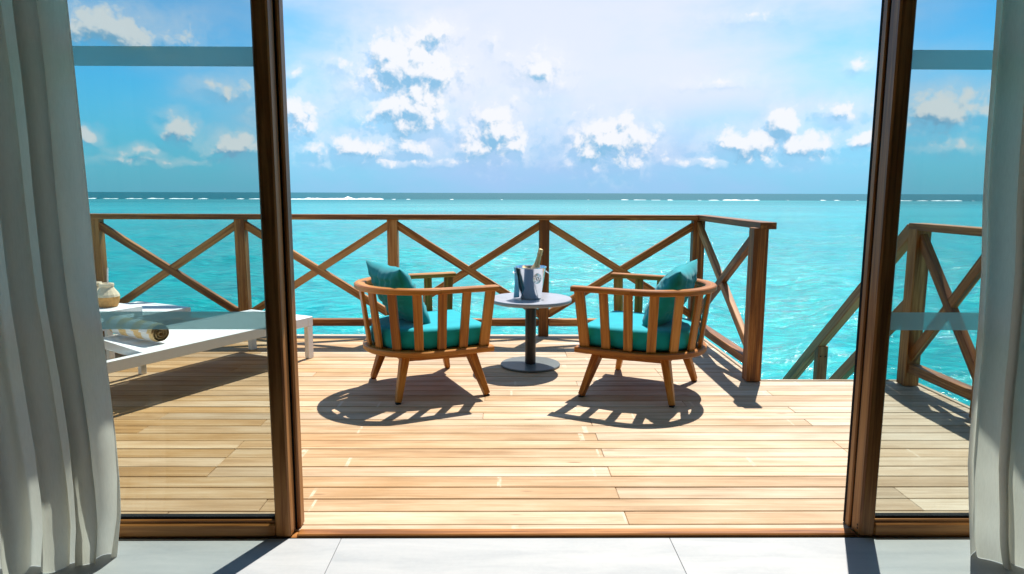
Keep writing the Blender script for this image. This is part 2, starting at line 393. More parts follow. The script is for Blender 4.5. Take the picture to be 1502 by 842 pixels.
# ------------------------------------------------------------------ mesh helpers
def tagit(o, label=None, cat=None, group=None, kind=None):
    if label: o['label'] = label
    if cat: o['category'] = cat
    if group: o['group'] = group
    if kind: o['kind'] = kind
    return o
def thing(name, label, cat, loc=(0, 0, 0), rz=0.0, group=None):
    o = bpy.data.objects.new(name, None); C.objects.link(o); o.empty_display_size = .1
    o.location = loc; o.rotation_euler = (0, 0, rz); return tagit(o, label, cat, group)
def link(name, me, m_, parent=None, mw=None):
    if m_ is not None and len(me.materials) == 0: me.materials.append(m_)
    o = bpy.data.objects.new(name, me); C.objects.link(o)
    if parent is not None: o.parent = parent
    if mw is not None: o.matrix_basis = mw
    return o
def mesh(name, vs, fs, smooth=False, uvs=None):
    me = bpy.data.meshes.new(name); me.from_pydata([tuple(v) for v in vs], [], [tuple(f) for f in fs])
    if uvs is not None:
        l = me.uv_layers.new(name='uv')
        for p in me.polygons:
            for li, vi in zip(p.loop_indices, p.vertices): l.data[li].uv = uvs[vi]
    if smooth:
        me.polygons.foreach_set('use_smooth', [True]*len(me.polygons))
    me.update(); return me
_beams = {}
def beam_mesh(L, w, h, w1=None, h1=None, ch=.004):
    """bar along local X, centred; w along Y, h along Z; optional taper to w1,h1"""
    w1 = w if w1 is None else w1; h1 = h if h1 is None else h1
    key = tuple(round(v, 4) for v in (L, w, h, w1, h1, ch))
    if key in _beams: return _beams[key]
    vs = []
    def ring(x, a, b_, c):
        a /= 2; b_ /= 2
        for (yy, zz) in ((-a+c, -b_), (a-c, -b_), (a, -b_+c), (a, b_-c), (a-c, b_), (-a+c, b_), (-a, b_-c), (-a, -b_+c)):
            vs.append((x, yy, zz))
    ring(-L/2, w-2*ch, h-2*ch, ch*.6); ring(-L/2+ch, w, h, ch); ring(L/2-ch, w1, h1, ch); ring(L/2, w1-2*ch, h1-2*ch, ch*.6)
    fs = [tuple(range(7, -1, -1)), tuple(range(24, 32))]
    for k in range(3):
        for i in range(8):
            j = (i+1) % 8; fs.append((k*8+i, k*8+j, k*8+8+j, k*8+8+i))
    me = mesh('bar', vs, fs); _beams[key] = me; return me
def frame_mat(p0, p1, zup=(0, 0, 1)):
    p0 = Vector(p0); p1 = Vector(p1); X = (p1-p0).normalized(); Z = Vector(zup); Y = Z.cross(X)
    if Y.length < 1e-4: Y = Vector((0, 1, 0)).cross(X) if abs(X.y) < .9 else Vector((1, 0, 0))
    Y.normalize(); Z = X.cross(Y)
    mm = Matrix((X, Y, Z)).transposed().to_4x4(); mm.translation = (p0+p1)/2; return mm
def beam(name, p0, p1, w, h, m_, parent=None, zup=(0, 0, 1), w1=None, h1=None, ch=.004):
    """p0, p1 in the parent's own frame (w horizontal, h along zup)"""
    L = (Vector(p1)-Vector(p0)).length
    me = beam_mesh(L, w, h, w1, h1, ch)
    if len(me.materials) and me.materials[0] != m_: me = me.copy(); me.materials.clear()
    return link(name, me, m_, parent, frame_mat(p0, p1, zup))
def box(name, lo, hi, m_, parent=None, ch=.003, axis=None):
    """axis-aligned bevelled bar; its grain runs along the longest side"""
    lo = Vector(lo); hi = Vector(hi); c = (lo+hi)/2; d = hi-lo
    ax = axis if axis is not None else max(range(3), key=lambda i: d[i])
    e = Vector((0, 0, 0)); e[ax] = d[ax]/2
    if ax == 2: return beam(name, c-e, c+e, d.x, d.y, m_, parent, (0, 1, 0), ch=ch)
    return beam(name, c-e, c+e, d.y if ax == 0 else d.x, d.z, m_, parent, ch=ch)
def lathe(prof, n=48):
    vs, fs = [], []
    for (r, z) in prof:
        for i in range(n):
            a = 2*math.pi*i/n; vs.append((r*math.cos(a), r*math.sin(a), z))
    for k in range(len(prof)-1):
        for i in range(n):
            j = (i+1) % n; fs.append((k*n+i, k*n+j, (k+1)*n+j, (k+1)*n+i))
    fs.append(tuple(range(n-1, -1, -1))); fs.append(tuple(range((len(prof)-1)*n, len(prof)*n)))
    return vs, fs
def smooth_angle(me, ang=40):
    me.polygons.foreach_set('use_smooth', [True]*len(me.polygons))
    try: me.set_sharp_from_angle(angle=R(ang))
    except Exception: pass
    return me
def lathe_obj(name, prof, m_, parent=None, loc=(0, 0, 0), n=48, ang=40):
    vs, fs = lathe(prof, n); me = smooth_angle(mesh(name, vs, fs), ang)
    return link(name, me, m_, parent, Matrix.Translation(loc))
def tube(pts, r, n=10):
    vs, fs = [], []; pts = [Vector(p) for p in pts]
    for i, p in enumerate(pts):
        d = (pts[min(i+1, len(pts)-1)]-pts[max(i-1, 0)]).normalized()
        a = d.cross(Vector((0, 0, 1)) if abs(d.z) < .9 else Vector((1, 0, 0))).normalized(); b_ = d.cross(a)
        rr = r[i] if isinstance(r, (list, tuple)) else r
        for k in range(n):
            t_ = 2*math.pi*k/n; vs.append(p+a*math.cos(t_)*rr+b_*math.sin(t_)*rr)
    for i in range(len(pts)-1):
        for k in range(n):
            j = (k+1) % n; fs.append((i*n+k, i*n+j, (i+1)*n+j, (i+1)*n+k))
    fs.append(tuple(range(n-1, -1, -1))); fs.append(tuple(range((len(pts)-1)*n, len(pts)*n)))
    return vs, fs
def copy_tree(o, parent=None):
    c = o.copy(); C.objects.link(c); c.parent = parent
    for ch in list(o.children): copy_tree(ch, c)
    return c
def nz(x, y=0, z=0, s=1.0): return mnoise.noise(Vector((x*s, y*s, z*s)))

# ------------------------------------------------------------------ water
WZ = -1.40
def build_water():
    rng = np.random.default_rng(3)
    rr = [3.0]
    while rr[-1] < 32000: rr.append(rr[-1]*1.0165 + .004)
    rr = np.array(rr)
    front = np.linspace(R(-48), R(50), 330); back = np.linspace(R(50), R(312), 60)[1:-1]
    th = np.concatenate([front, back]); n, k = len(rr), len(th)
    RR, TT = np.meshgrid(rr, th, indexing='ij')
    X = RR*np.sin(TT); Y = RR*np.cos(TT); Z = np.zeros_like(X)
    spc = np.maximum(np.gradient(rr)[:, None]*np.ones_like(X), RR*(front[1]-front[0]))
    for i in range(46):
        lam = .45*(16**rng.random()); a = R(rng.normal(-70, 34)); kx, ky = math.sin(a)*2*math.pi/lam, math.cos(a)*2*math.pi/lam
        amp = .0085*lam**.85*(.5+rng.random())
        fade = np.clip(1.25-spc*2.6/lam, 0, 1)
        ph = rng.random()*6.28
        s = np.sin(kx*X+ky*Y+ph + .8*np.sin(.23*X-.31*Y+i))
        Z += amp*fade*(s*.6 + (1-np.abs(np.sin((kx*X+ky*Y+ph)/2)))*.8-.4)
    Z[:, len(front):] = 0
    Z = Z + WZ
    vs = np.stack([X, Y, Z], -1).reshape(-1, 3)
    idx = np.arange(n*k).reshape(n, k); nxt = np.roll(idx, -1, axis=1)
    q = np.stack([idx[:-1], idx[1:], nxt[1:], nxt[:-1]], -1).reshape(-1, 4)
    me = bpy.data.meshes.new('water')
    me.vertices.add(len(vs)+1); me.vertices.foreach_set('co', np.vstack([vs, [[0, 0, WZ]]]).ravel())
    tri = np.stack([np.full(k, n*k), idx[0], nxt[0]], -1)
    loops = np.concatenate([q.ravel(), tri.ravel()])
    me.loops.add(len(loops)); me.loops.foreach_set('vertex_index', loops.astype(np.int32))
    starts = np.concatenate([np.arange(len(q))*4, len(q)*4+np.arange(k)*3]); me.polygons.add(len(starts))
    me.polygons.foreach_set('loop_start', starts.astype(np.int32))
    me.polygons.foreach_set('use_smooth', np.ones(len(starts), bool))
    me.update(calc_edges=True); me.validate()
    o = link('water', me, M['water']); tagit(o, kind='structure')
    if me.polygons[0].normal.z < 0: me.flip_normals()
build_water()

def build_foam():
    vs, fs = [], []
    def ridge(x0, x1, y0, h0, dens, seed):
        n = int((x1-x0)/.7)
        prev = None
        for i in range(n+1):
            x = x0+(x1-x0)*i/n
            t_ = i/n; env = min(1, t_*8, (1-t_)*8)
            a = nz(x*.05, seed)*.5+.5; b_ = nz(x*.35, seed+5)
            h = h0*env*max(0, (a-(1-dens))/dens*1.3+.75*b_)
            y = y0+2.5*nz(x*.02, seed+9)
            if h < .05: prev = None; continue
            w = 1.2+h*2.0
            base_ = len(vs)
            for (dy_, hz) in ((-w, 0), (-w*.6, h*.75), (-w*.1, h), (w*.5, h*.5), (w, 0)):
                vs.append((x, y+dy_, WZ+hz*(1+.4*nz(x*1.3, dy_, seed))+.01))
            if prev is not None:
                for q in range(4): fs.append((prev+q, base_+q, base_+q+1, prev+q+1))
            prev = base_
    ridge(-170, -112, 268, .40, .7, 1); ridge(-112, -92, 268, .4, .7, 2)
    ridge(-87, -60, 262, .55, .8, 3); ridge(-66, -47, 266, .95, .9, 4); ridge(-47, -18, 268, .35, .5, 14)
    ridge(-16, 0, 272, .5, .6, 5); ridge(2, 60, 272, .25, .5, 6); ridge(50, 106, 268, .35, .6, 7); ridge(100, 148, 274, .3, .55, 8)
    ridge(145, 210, 268, .4, .6, 9); ridge(-240, -165, 272, .5, .7, 10)
    o = link('breaking_waves', mesh('breaking_waves', vs, fs, True), M['foam'])
    tagit(o, 'thin broken line of white surf on the reef before the horizon', 'surf', None, 'stuff')
build_foam()

# ------------------------------------------------------------------ deck
SILL_Y, EDGE_Y, STAIR_Y = 2.376, 5.885, 4.41
XL, XR, XR2 = -4.3, 1.70, 2.72
deck = thing('deck', None, None, (0, 0, 0)); tagit(deck, kind='structure')
PITCHW, GAP, TH = .110, .0062, .028
def plank(x0, x1, y0, y1):
    L = x1-x0-.003; w = y1-y0-GAP
    dz = random.uniform(-.0012, .0012)
    mm = Matrix.Translation(((x0+x1)/2, (y0+y1)/2, -TH/2+dz)) @ Matrix.Rotation(random.uniform(-.0004, .0004), 4, 'Z')
    link('plank', beam_mesh(round(L, 2)-.001, round(w, 3), TH, ch=.0025), M['deck'], deck, mm)
edges = [SILL_Y] + [2.42+PITCHW*i for i in range(0, 32)]
edges = [e for e in edges if e < EDGE_Y-.06]
joist_x = [-3.73, -3.13, -2.53, -1.93, -1.33, -.73, -.13, .47, 1.07, 1.67]
for r_, (ya, yb) in enumerate(zip(edges[:-1], edges[1:])):
    xr = XR2 if yb < STAIR_Y+.01 else XR
    if r_ == 0: js = [-.98]
    elif ya < 3.6:
        js = [.47+.0*r_] if r_ % 2 else []
        if random.random() < .6: js.append(random.choice([-1.93, -1.33, -.98]))
        if random.random() < .35: js.append(random.choice([1.67]))
    else:
        js = random.sample(joist_x, 2)
        js = js if abs(js[0]-js[1]) > .7 else js[:1]
    xs = [XL] + sorted(set(j for j in js if XL+.4 < j < xr-.25)) + [xr]
    for a, b_ in zip(xs[:-1], xs[1:]): plank(a, b_, ya, yb)
# border boards along the open edges
M['trim'] = wood('deck_border_wood', (.22, .15, .09), (.34, .26, .18), (.45, .37, .28), rough=.7)
box('edge_board', (XL, edges[-1]+.003, -.03), (XR+.02, EDGE_Y+.005, .004), M['trim'], deck)
box('edge_board', (XR+.003, STAIR_Y+.02, -.09), (XR+.028, EDGE_Y-.07, .006), M['trim'], deck)
box('edge_board', (XR2+.003, 2.40, -.09), (XR2+.03, STAIR_Y+.02, .006), M['trim'], deck)
box('fascia_board', (XL, EDGE_Y+.008, -.22), (XR+.03, EDGE_Y+.035, -.004), M['trim'], deck)
box('fascia_board', (XR+.03, STAIR_Y+.028, -.22), (XR2+.03, STAIR_Y+.055, -.006), M['trim'], deck)
for jx in joist_x + [2.25]:
    box('joist', (jx-.03, 2.3, -.18), (jx+.03, (EDGE_Y if jx < XR else STAIR_Y)-.02, -TH-.003), M['joist'], deck)

# ------------------------------------------------------------------ railings
HZ, BZ0, BZ1 = 1.065, .095, .155
def brace_pair(t, a, b_, off, fwd):
    """two crossing braces between base points a and b_ (xy); off = vector across"""
    a = Vector((*a, 0)); b_ = Vector((*b_, 0)); l = t.location
    for k, (z0, z1, th) in enumerate(((.985, .185, .046), (.185, .985, .041))):
        p0 = a.copy(); p0.z = z0; p1 = b_.copy(); p1.z = z1
        beam('brace', p0-l, p1-l, th, .062, M['rail'], t)
def post(t, x, y, w, d, z0=0.0, z1=1.030):
    l = t.location
    return box('post', Vector((x-w/2, y-d/2, z0))-l, Vector((x+w/2, y+d/2, z1))-l, M['rail'], t, axis=2)
# back railing
RY = 5.835
back = thing('railing', 'long brown wooden railing with crossed braces along the far deck edge', 'railing', (-.95, RY, 0), 0, 'deck railings')
PX = [-3.535, -2.28, -.977, .327, 1.657]
for i, x in enumerate(PX): post(back, x, RY, .125 if i == 0 else .10 if i == 4 else .088, .085, .004)
for xa, xb in zip(PX[:-1], PX[1:]):
    brace_pair(back, (xa+.02, RY), (xb-.02, RY), None, None)
    box('bottom_rail', Vector((xa+.047, RY-.034, BZ0))-back.location, Vector((xb-.047, RY+.034, BZ1))-back.location, M['rail'], back)
box('handrail', Vector((-3.66, RY-.062, 1.020))-back.location, Vector((1.640, RY+.062, HZ))-back.location, M['rail'], back)
# right side railing
SX = 1.657
side = thing('railing', 'short brown wooden railing with one crossed bay between stair gap and corner post', 'railing', (SX, 5.1, 0), 0, 'deck railings')
post(side, SX, 4.42, .096, .096, .004)
brace_pair(side, (SX, 4.45), (SX, RY-.03), None, None)
box('bottom_rail', Vector((SX-.034, 4.47, BZ0))-side.location, Vector((SX+.034, RY-.045, BZ1))-side.location, M['rail'], side)
box('handrail', Vector((SX-.012, 4.365, 1.0215))-side.location, Vector((SX+.094, RY+.063, HZ+.0015))-side.location, M['rail'], side)
# right-hand railing beyond the stair gap
QX = 2.655
rr_ = thing('railing', 'brown wooden railing behind the fixed glass beside the stair head', 'railing', (QX, 3.5, 0), 0, 'deck railings')
QY = [4.315, 3.60, 2.90]
for y in QY: post(rr_, QX, y, .094, .094, .004)
for ya, yb in zip(QY[:-1], QY[1:]):
    brace_pair(rr_, (QX, ya-.02), (QX, yb+.02), None, None)
    box('bottom_rail', Vector((QX-.034, yb+.05, BZ0))-rr_.location, Vector((QX+.034, ya-.05, BZ1))-rr_.location, M['rail'], rr_)
box('handrail', Vector((QX-.045, 2.60, 1.020))-rr_.location, Vector((QX+.065, 4.37, HZ))-rr_.location, M['rail'], rr_)
# stair down to the water
st = thing('stair', 'brown wooden stair with sloping handrail leading from the deck down to the lagoon', 'stair', (2.2, 4.5, 0))
SL = -.86
def srail(name, ztop, y0, y1, x, w, h):
    l = st.location; dz = h/2*math.sqrt(1+SL*SL)
    f = lambda y: Vector((x, y, ztop+SL*(y-4.87)-dz))
    beam(name, f(y0)-l, f(y1)-l, w, h, M['stairwood'], st)
srail('handrail', .645, 4.36, 6.75, 2.645, .068, .085)
srail('lower_rail', .135, 4.30, 6.6, 2.645, .06, .085)
l_ = st.location
for y in (5.53, 6.35):
    zt = .645+SL*(y-4.87)-.12
    bo = box('baluster', Vector((2.612, y-.035, zt-1.05))-l_, Vector((2.694, y+.035, zt+.03))-l_, M['stairwood'], st, axis=2)
    if y < 6:
        for dx_ in (-.02, .02):
            beam('bolt', Vector((2.653+dx_, y-.040, zt-.055))-l_, Vector((2.653+dx_, y-.0352, zt-.055))-l_, .011, .011, M['hole'], st, ch=.001)
for x in (1.80, 2.56): srail('stringer', -.52, 4.50, 6.2, x, .045, .17)
for k in range(6):
    y = 4.58+.26*k; z = -.20-.22*k
    box('tread', Vector((1.825, y-.02, z-.03))-l_, Vector((2.535, y+.23, z))-l_, M['stairwood'], st)

# ------------------------------------------------------------------ room shell
floor = thing('floor', None, None); tagit(floor, kind='structure')
me = beam_mesh(6.6, 6.3, .06)
link('floor_bed', me, M['grout'], floor, Matrix.Translation((.2, -.84, -.036)))
RX0, RX1, RYB = -3.0, 3.4, -3.9
tw, tl = 1.2, .6
y = 2.318
row = 0
while y > RYB:
    x = -3.0 - (.6 if row % 2 else 0.0)
    while x < RX1:
        x0, x1 = max(x, RX0), min(x+tw, RX1)
        if x1-x0 > .05:
            link('tile', beam_mesh(round(x1-x0-.0016, 4), tl-.0016, .012, ch=.001), M['tile'], floor, Matrix.Translation(((x0+x1)/2, y-tl/2, -.006)))
        x += tw
    y -= tl; row += 1
def wallbox(name, lo, hi, m_):
    o = box(name, lo, hi, m_, None, ch=.001); tagit(o, kind='structure'); return o
HEAD, CEIL = 2.30, 2.62
DX0, DX1 = -2.52, 2.96
wallbox('wall_left', (RX0-.15, RYB, -.05), (RX0, 2.31, CEIL), M['plaster'])
wallbox('wall_right', (RX1, RYB, -.05), (RX1+.15, 2.31, CEIL), M['plaster'])
wallbox('wall_back', (RX0-.15, RYB-.15, -.05), (RX1+.15, RYB-.001, CEIL), M['plaster'])
wallbox('ceiling', (RX0-.15, RYB-.15, CEIL+.002), (RX1+.15, 3.31, CEIL+.14), M['ceiling'])  # runs out as an unseen eave, lengthened to keep sun off the curtains
wallbox('wall_front_lintel', (RX0-.15, 2.315, HEAD+.062), (RX1+.15, 2.44, CEIL), M['plaster'])
wallbox('wall_front_left', (RX0-.15, 2.315, -.05), (DX0-.06, 2.44, HEAD+.06), M['plaster'])
wallbox('wall_front_right', (DX1+.06, 2.315, -.05), (RX1+.15, 2.44, HEAD+.06), M['plaster'])

# ------------------------------------------------------------------ doors
FY0, FY1 = 2.322, 2.384
def door(name, label, xs0, xs1, inner_right):
    """glazed panel between xs0 and xs1; inner_right: the meeting stile is its +X side"""
    t = thing(name, label, 'door', ((xs0+xs1)/2, FY0+.03, 0), 0, 'glazed door panels'); l = t.location
    B = lambda n, lo, hi, m_=M['frame'], p=t, **k: box(n, Vector(lo)-l, Vector(hi)-l, m_, p, **k)
    ws = .056
    B('stile', (xs0, FY0, .001), (xs0+ws, FY1, HEAD-.002), axis=2, ch=.006)
    B('stile', (xs1-ws, FY0, .001), (xs1, FY1, HEAD-.002), axis=2, ch=.006)
    g0, g1 = xs0+ws+.0005, xs1-ws-.0005
    B('bottom_rail', (g0, FY0+.002, .001), (g1, FY1-.002, .050), ch=.005)
    B('top_rail', (g0, FY0+.002, HEAD-.06), (g1, FY1-.002, HEAD-.003), ch=.005)
    B('glazing_bead', (g0, FY0+.014, .0505), (g1, FY0+.024, .062), ch=.002)
    B('gasket', (g0, FY0+.0245, .0503), (g1, FY1-.012, .070), M['gasket'], ch=.001)
    B('gasket', (g0, FY0+.02, HEAD-.075), (g1, FY1-.012, HEAD-.0605), M['gasket'], ch=.001)
    gy = (FY0+FY1)/2
    gl = B('glass_pane', (g0+.001, gy-.004, .0705), (g1-.001, gy+.004, HEAD-.0755), M['glass'], axis=0, ch=.0005)
    gm = gl.matrix_basis.inverted()
    for z0, z1 in ((.770, .834), (1.667, 1.731)):
        c0_ = Vector((g0+.004, gy-.0052, z0))-l; c1_ = Vector((g1-.004, gy-.0046, z1))-l
        s = box('frosted_strip', c0_, c1_, M['frost'], gl, ch=.0001); s.matrix_basis = gm @ s.matrix_basis
    return t
dl = door('sliding_door', 'glazed wooden sliding door panel in front of the white sun loungers', DX0+.002, -.785, True)
dr = door('sliding_door', 'glazed wooden sliding door panel in front of the stair and its railing', 1.300, DX1-.002, False)
l = dr.location
for z in (.028, .040):
    beam('screw_recess', Vector((1.2985, 2.338, z))-l, Vector((1.2999, 2.338, z))-l, .007, .007, M['hole'], dr, ch=.001)
fr = thing('door_frame', 'brown wooden door frame with flush sill between the two glazed panels', 'door frame', (.25, 2.4, 0)); l = fr.location
B = lambda n, lo, hi, m_=M['frame'], **k: box(n, Vector(lo)-l, Vector(hi)-l, m_, fr, **k)
B('jamb', (-.815, 2.388, .001), (-.768, 2.440, HEAD-.003), axis=2, ch=.006)
B('jamb', (-.812, 2.3855, .002), (-.780, 2.3878, HEAD-.004), M['gasket'], axis=2, ch=.0005)
B('jamb', (1.296, 2.392, .001), (1.345, 2.422, HEAD-.003), axis=2, ch=.004)
B('jamb', (1.304, 2.3855, .002), (1.340, 2.3915, HEAD-.004), M['gasket'], axis=2, ch=.0005)
B('weather_strip', (1.298, 2.4225, .002), (1.335, 2.440, HEAD-.004), M['gasket'], axis=2, ch=.001)
B('sill', (-.766, 2.330, -.03), (1.295, 2.3745, .009), ch=.004)
B('sill_track', (DX0, 2.3205, -.03), (DX1, 2.3295, -.003), M['gasket'], ch=.001)
B('threshold', (DX0, 2.3298, -.06), (-.768, 2.374, -.004), ch=.003)
B('threshold', (1.297, 2.3298, -.06), (DX1, 2.374, -.004), ch=.003)
B('head', (DX0-.058, 2.317, HEAD), (DX1+.058, 2.4405, HEAD+.06), ch=.004)
B('outer_jamb', (DX0-.058, 2.317, .001), (DX0-.001, 2.4405, HEAD-.001), axis=2, ch=.004)
B('outer_jamb', (DX1+.001, 2.317, .001), (DX1+.058, 2.4405, HEAD-.001), axis=2, ch=.004)

# ------------------------------------------------------------------ curtains
def curtain(name, label, edge, sgn, width, y0, seed, folds, slope):
    """edge(z) = x of the visible edge; the cloth runs from there in direction sgn"""
    rnd = random.Random(seed); NS, NZ = 420, 90; ztop = 2.56
    ph = [rnd.uniform(0, 6.28) for _ in range(8)]
    vs, fs = [], []
    def fold(s, z):
        low = max(0.0, 1-z/1.0)
        wob = 1.1*nz(s*2.6+seed, z*.30, 2.0) + .35*nz(s*7+seed, z*.8, 5.0)
        a = 2*math.pi*s*folds + 2.6*wob + .5*z
        amp = .046*(1.0+.7*nz(s*4, seed, 1.0)) * (1-.2*low)
        xx = s*width + .020*math.sin(2*a+ph[0]) + .010*low*nz(s*9, z*2.0, seed)
        yy = amp*math.sin(a) + .010*math.sin(2.3*a+ph[1]) + .05*nz(s*2.0, z*.5, seed+3)
        yy += .014*nz(s*14, z*2.2, seed+7)*(.5+low) + .007*nz(s*38, z*1.6, seed)*(.6+.8*low) + .004*nz(s*70, z*7, seed+2)*low
        yy -= slope*s*width
        return xx, yy
    for iz in range(NZ+1):
        v = iz/NZ; z = ztop*(1-v); edge0 = fold(0.0, z)
        for i in range(NS+1):
            s = i/NS
            xx, yy = fold(s, z); x0_, y0_ = edge0
            xx -= x0_; yy -= y0_
            # bottom hem breaks unevenly on the floor
            zz = z
            if iz == NZ: zz = .002
            if z < .12:
                kk = 1-z/.12; yy += .020*kk*kk*nz(s*8, 4.0, seed); xx += .014*kk*nz(s*12, 7.0, seed)
            vs.append((edge(z)+sgn*xx, y0+yy, zz))
    for iz in range(NZ):
        for i in range(NS):
            a = iz*(NS+1)+i; fs.append((a, a+1, a+NS+2, a+NS+1))
    t = thing(name, label, 'curtain', (edge(0)+sgn*width/2, y0, 0), 0, 'sheer curtains beside the doors')
    me = mesh('cloth', vs, fs, True); me.transform(Matrix.Translation(-t.location))
    link('cloth', me, M['curtain'], t)
    box('curtain_track', Vector((min(edge(2)-.05, edge(2)+sgn*width), y0-.012, ztop-.004))-t.location, Vector((max(edge(2)+.05, edge(2)+sgn*width), y0+.012, CEIL-.001))-t.location, M['white'], t)
    return t
def edgeL(z):
    return np.interp(z, [0, .15, .29, .44, .63, .77, .9, 1.15, 1.25, 1.53, 1.83, 2.6], [-1.36, -1.328, -1.316, -1.314, -1.318, -1.324, -1.332, -1.335, -1.338, -1.345, -1.351, -1.37])
def edgeR(z):
    return np.interp(z, [0, .04, .19, .34, .53, .72, .88, 1.0, 1.22, 1.43, 1.85, 2.6], [1.618, 1.613, 1.594, 1.576, 1.570, 1.569, 1.563, 1.559, 1.542, 1.533, 1.521, 1.50])
curtain('curtain', 'gathered off white sheer curtain beside the sun loungers', edgeL, -1, .92, 2.185, 11, 9, .33)
curtain('curtain', 'gathered off white sheer curtain in front of the stair railing', edgeR, 1, .85, 2.185, 23, 9, .50)

# ------------------------------------------------------------------ armchairs
def d_path(fu, cu, rad, n_arc=40, n_str=8):
    pts = []
    for i in range(n_str): pts.append((fu+(cu-fu)*i/n_str, -rad))
    for i in range(n_arc+1):
        a = -math.pi/2-math.pi*i/n_arc; pts.append((cu+rad*math.cos(a), rad*math.sin(a)))
    for i in range(1, n_str+1): pts.append((cu+(fu-cu)*i/n_str, rad))
    return pts
def sweep_rect(pts, z, w, h, ch=.006):
    vs, fs, uv = [], [], []; L = 0
    cs = [(-w/2+ch, -h/2), (w/2-ch, -h/2), (w/2, -h/2+ch), (w/2, h/2-ch), (w/2-ch, h/2), (-w/2+ch, h/2), (-w/2, h/2-ch), (-w/2, -h/2+ch)]
    for i, p in enumerate(pts):
        a = Vector(pts[max(i-1, 0)]); b_ = Vector(pts[min(i+1, len(pts)-1)]); t_ = (b_-a).normalized(); n = Vector((t_.y, -t_.x))
        if i: L += (Vector(p)-Vector(pts[i-1])).length
        for k, (o_, zz) in enumerate(cs):
            vs.append((p[0]+n.x*o_, p[1]+n.y*o_, z+zz)); uv.append((L, o_+zz*.5))
    m_ = len(pts)
    for i in range(m_-1):
        for k in range(8):
            j = (k+1) % 8; fs.append((i*8+k, (i+1)*8+k, (i+1)*8+j, i*8+j))
    fs.append(tuple(range(8))); fs.append(tuple(range((m_-1)*8+7, (m_-1)*8-1, -1)))
    return vs, fs, uv
def rail_piece(name, pts, z, w, h, parent):
    vs, fs, uv = sweep_rect(pts, z, w, h); me = smooth_angle(mesh(name, vs, fs, uvs=uv), 35)
    return link(name, me, M['teak_uv'], parent)
def along(pts, s):
    """point and tangent at arc length s"""
    acc_ = 0
    for a, b_ in zip(pts[:-1], pts[1:]):
        a = Vector(a); b_ = Vector(b_); d = (b_-a).length
        if acc_+d >= s: return a+(b_-a)*((s-acc_)/d), (b_-a).normalized()
        acc_ += d
    return Vector(pts[-1]), (Vector(pts[-1])-Vector(pts[-2])).normalized()
def plen(pts): return sum((Vector(b_)-Vector(a)).length for a, b_ in zip(pts[:-1], pts[1:]))
def cushion_mesh(outline, z0, z1, rad, puff):
    """upholstered slab with rounded edges from a closed outline"""
    n = len(outline); cx = sum(p[0] for p in outline)/n; cy = sum(p[1] for p in outline)/n
    prof = []
    for k in range(5): a = math.pi/2*k/4; prof.append((rad*(1-math.sin(a)), z0+rad*(1-math.cos(a))))
    prof.append((-.006, (z0+z1)/2))
    for k in range(5): a = math.pi/2*k/4; prof.append((rad*(1-math.cos(a)), z1-rad*(1-math.sin(a))))
    vs, fs = [], []
    nrm = []
    for i in range(n):
        a = Vector(outline[i-1]); b_ = Vector(outline[(i+1) % n]); t_ = (b_-a).normalized(); nrm.append(Vector((t_.y, -t_.x)))
    sg = 1 if (Vector(outline[0])-Vector((cx, cy))).dot(nrm[0]) > 0 else -1
    for (ins, z) in prof:
        for i in range(n):
            wr = .004*nz(outline[i][0]*14, outline[i][1]*14, z*20)
            p = Vector(outline[i])-nrm[i]*sg*(ins+wr); vs.append((p.x, p.y, z))
    last = (len(prof)-1)*n
    for k in (1, 2, 3, 4, 5, 6):
        f = 1-k/6
        for i in range(n):
            p = Vector(vs[last+i][:2]); q = Vector((cx, cy)).lerp(p, max(f, .001))
            vs.append((q.x, q.y, z1+puff*(1-f*f)+.003*nz(q.x*9, q.y*9, 3)))
    rings = len(prof)+6
    for k in range(rings-1):
        for i in range(n):
            j = (i+1) % n; fs.append((k*n+i, k*n+j, (k+1)*n+j, (k+1)*n+i))
    fs.append(tuple(range(n-1, -1, -1))); fs.append(tuple(range((rings-1)*n, rings*n)))
    return mesh('seat_cushion', vs, fs, True)
